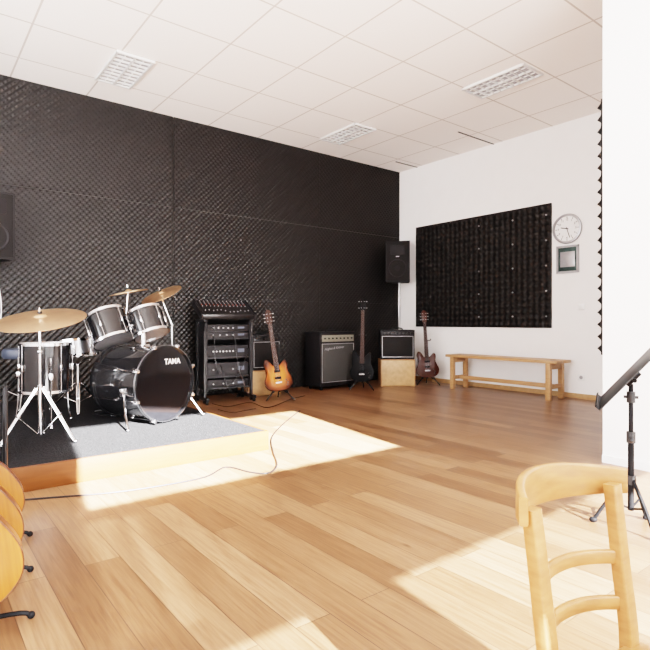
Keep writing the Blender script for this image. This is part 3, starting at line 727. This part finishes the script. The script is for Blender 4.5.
# ---------------------------------------------------------------- foreground chair
SH = .295; TH = .645
t = thing('wooden_chair', 'tan beech chair with curved slatted back in the foreground', 'chair', (1.010, .318, 0), math.radians(-5))
o = outline([(-.17, -.19), (0, -.20), (.17, -.19), (.195, -.15), (.18, .0), (.165, .13), (.14, .165), (0, .17), (-.14, .165), (-.165, .13), (-.18, 0), (-.195, -.15)], 4)
MB().prism(o, 0, .028, .006, Matrix(((1, 0, 0, 0), (0, 0, 1, 0), (0, 1, 0, SH-.028), (0, 0, 0, 1))) @ Matrix.Scale(1, 4)).build('seat', M['beech'], t)
# back: y of back plane at height z
def by(z): return .165+(z-SH)*.11 if z > SH else .165+(SH-z)*.08
def flat_bar(path, wid, th, upv=Vector((0, 0, 1)), k=5):
    """softly rounded flat bar swept along path; wid along upv, th across"""
    P = catmull([Vector(p) for p in path], k); b = bmesh.new(); rings = []; n = len(P)
    for i, p in enumerate(P):
        d = (P[min(i+1, n-1)]-P[max(i-1, 0)]).normalized(); sd = d.cross(upv).normalized(); uu = sd.cross(d).normalized()
        if isinstance(wid, tuple): w_ = wid[0]+(wid[1]-wid[0])*math.sin(PI*i/(n-1))
        elif isinstance(wid, list): w_ = wid[0]+(wid[1]-wid[0])*i/(n-1)
        else: w_ = wid
        c = .0040; e = c*.3
        hw, ht = w_/2, th/2
        prof = [(-hw+c, -ht), (hw-c, -ht), (hw-e, -ht+e), (hw, -ht+c), (hw, ht-c), (hw-e, ht-e), (hw-c, ht), (-hw+c, ht), (-hw+e, ht-e), (-hw, ht-c), (-hw, -ht+c), (-hw+e, -ht+e)]
        rings.append([b.verts.new(p+uu*a+sd*s) for a, s in prof])
    NS = 12
    for a, c in zip(rings[:-1], rings[1:]):
        for j in range(NS): b.faces.new((a[j], a[(j+1) % NS], c[(j+1) % NS], c[j]))
    b.faces.new(rings[0][::-1]); b.faces.new(rings[-1]); bmesh.ops.recalc_face_normals(b, faces=b.faces)
    return MB().merge(b)
PO = .132
for s in (-1, 1):
    flat_bar([(s*PO, by(0)+.01, 0), (s*PO, by(.15), .15), (s*PO, .165, SH), (s*PO, by(.45), .45), (s*(PO+(.006 if s < 0 else 0)), by(.61), .61)], [.040, .030], .026, Vector((1, 0, 0))).build('back_post', M['beech'], t, 50)
    MB().cyl((s*.155, -.15, 0), (s*.145, -.14, SH-.026), .013, .018).build('leg', M['beech'], t)
def arc(z, x0, x1, bow, n=10):
    return [(x0+(x1-x0)*i/n, by(z)+bow*(1-abs(-1+2*i/n)**2.2)-.004, z) for i in range(n+1)]
flat_bar(arc(.610, -.165, .180, .085), (.052, .078), .016, k=4).build('top_rail', M['beech'], t, 50)
for z in (.375, .465): flat_bar(arc(z, -PO, PO, .05), .028, .013, k=4).build('slat', M['beech'], t, 50)
MB().box((0, .160, SH-.05), (.25, .018, .04), bev=.003).build('apron', M['beech'], t)
for s in (-1, 1): MB().cyl((s*.15, -.14, .14), (s*.13, .17, .14), .009).build('stretcher', M['beech'], t)

# ---------------------------------------------------------------- cables
def cable(label, pts, r=.005, m='black', z=.006, name='cable'):
    P = [(FL(a, b).x, FL(a, b).y, z) for a, b in pts]
    tag(MB().tube(P, r, 6, 6).build(name, M[m]), label, 'cable')
cable('black cable winding across the sunlit floor past platform corner', [(300, 411), (284, 424), (272, 438), (273, 452), (277, 466), (268, 474), (250, 473), (226, 468), (205, 478), (160, 487), (110, 494), (60, 498), (22, 501)])
cable('thin black cable lying between mixer rack and combo amplifier', [(212, 404), (228, 407), (250, 403), (268, 408), (290, 400), (305, 396)], .004)
cable('short brown cable on the floor beside the mixer rack', [(218, 410), (232, 413), (245, 411), (256, 409)], .004, 'red')

# ---------------------------------------------------------------- light
sun = bpy.data.lights.new('sun', 'SUN'); sun.energy = 175; sun.angle = math.radians(.5); sun.color = (1, .975, .96)
so = bpy.data.objects.new('sun', sun); C.objects.link(so); so.rotation_mode = 'QUATERNION'
so.rotation_quaternion = Vector((.15, 1, -.488)).to_track_quat('-Z', 'Y')
def area(loc, dirv, sx_, sy_, e, col=(.97, .97, 1)):
    l = bpy.data.lights.new('area', 'AREA'); l.shape = 'RECTANGLE'; l.size = sx_; l.size_y = sy_; l.energy = e; l.color = col
    o = bpy.data.objects.new('window_light', l); C.objects.link(o); o.location = loc; o.rotation_mode = 'QUATERNION'
    o.rotation_quaternion = Vector(dirv).to_track_quat('-Z', 'Y')
area((.7, Y0+.05, .92), (0, 1, .3), 5.0, 1.1, 12)  # added lamp standing in for skylight at the low windows
area((1.2, Y0+.05, 2.6), (0, 1, .3), 2.3, .9, 190)  # added lamp standing in for skylight at the upper window
area((X0+.1, 2.5, 1.8), (1, .1, .55), 5.0, 2.4, 400)  # added fill lamp along the solid rear wall, no window there
wd = bpy.data.worlds.new('world'); bpy.context.scene.world = wd; wd.use_nodes = True
bg = wd.node_tree.nodes['Background']; bg.inputs[0].default_value = (.86, .93, 1, 1); bg.inputs[1].default_value = 4

# ---------------------------------------------------------------- camera
cd = bpy.data.cameras.new('camera'); co = bpy.data.objects.new('camera', cd); C.objects.link(co)
co.location = (0, 0, H); co.rotation_euler = (PI/2, 0, math.radians(-38.1))
cd.sensor_width = 36; cd.lens = 532.5/650*36; cd.shift_y = -4/650; cd.clip_start = .02
bpy.context.scene.camera = co
vs_ = bpy.context.scene.view_settings
vs_.view_transform = 'Filmic'
try: vs_.look = 'High Contrast'
except Exception as ex: print(ex)
vs_.exposure = 0.72
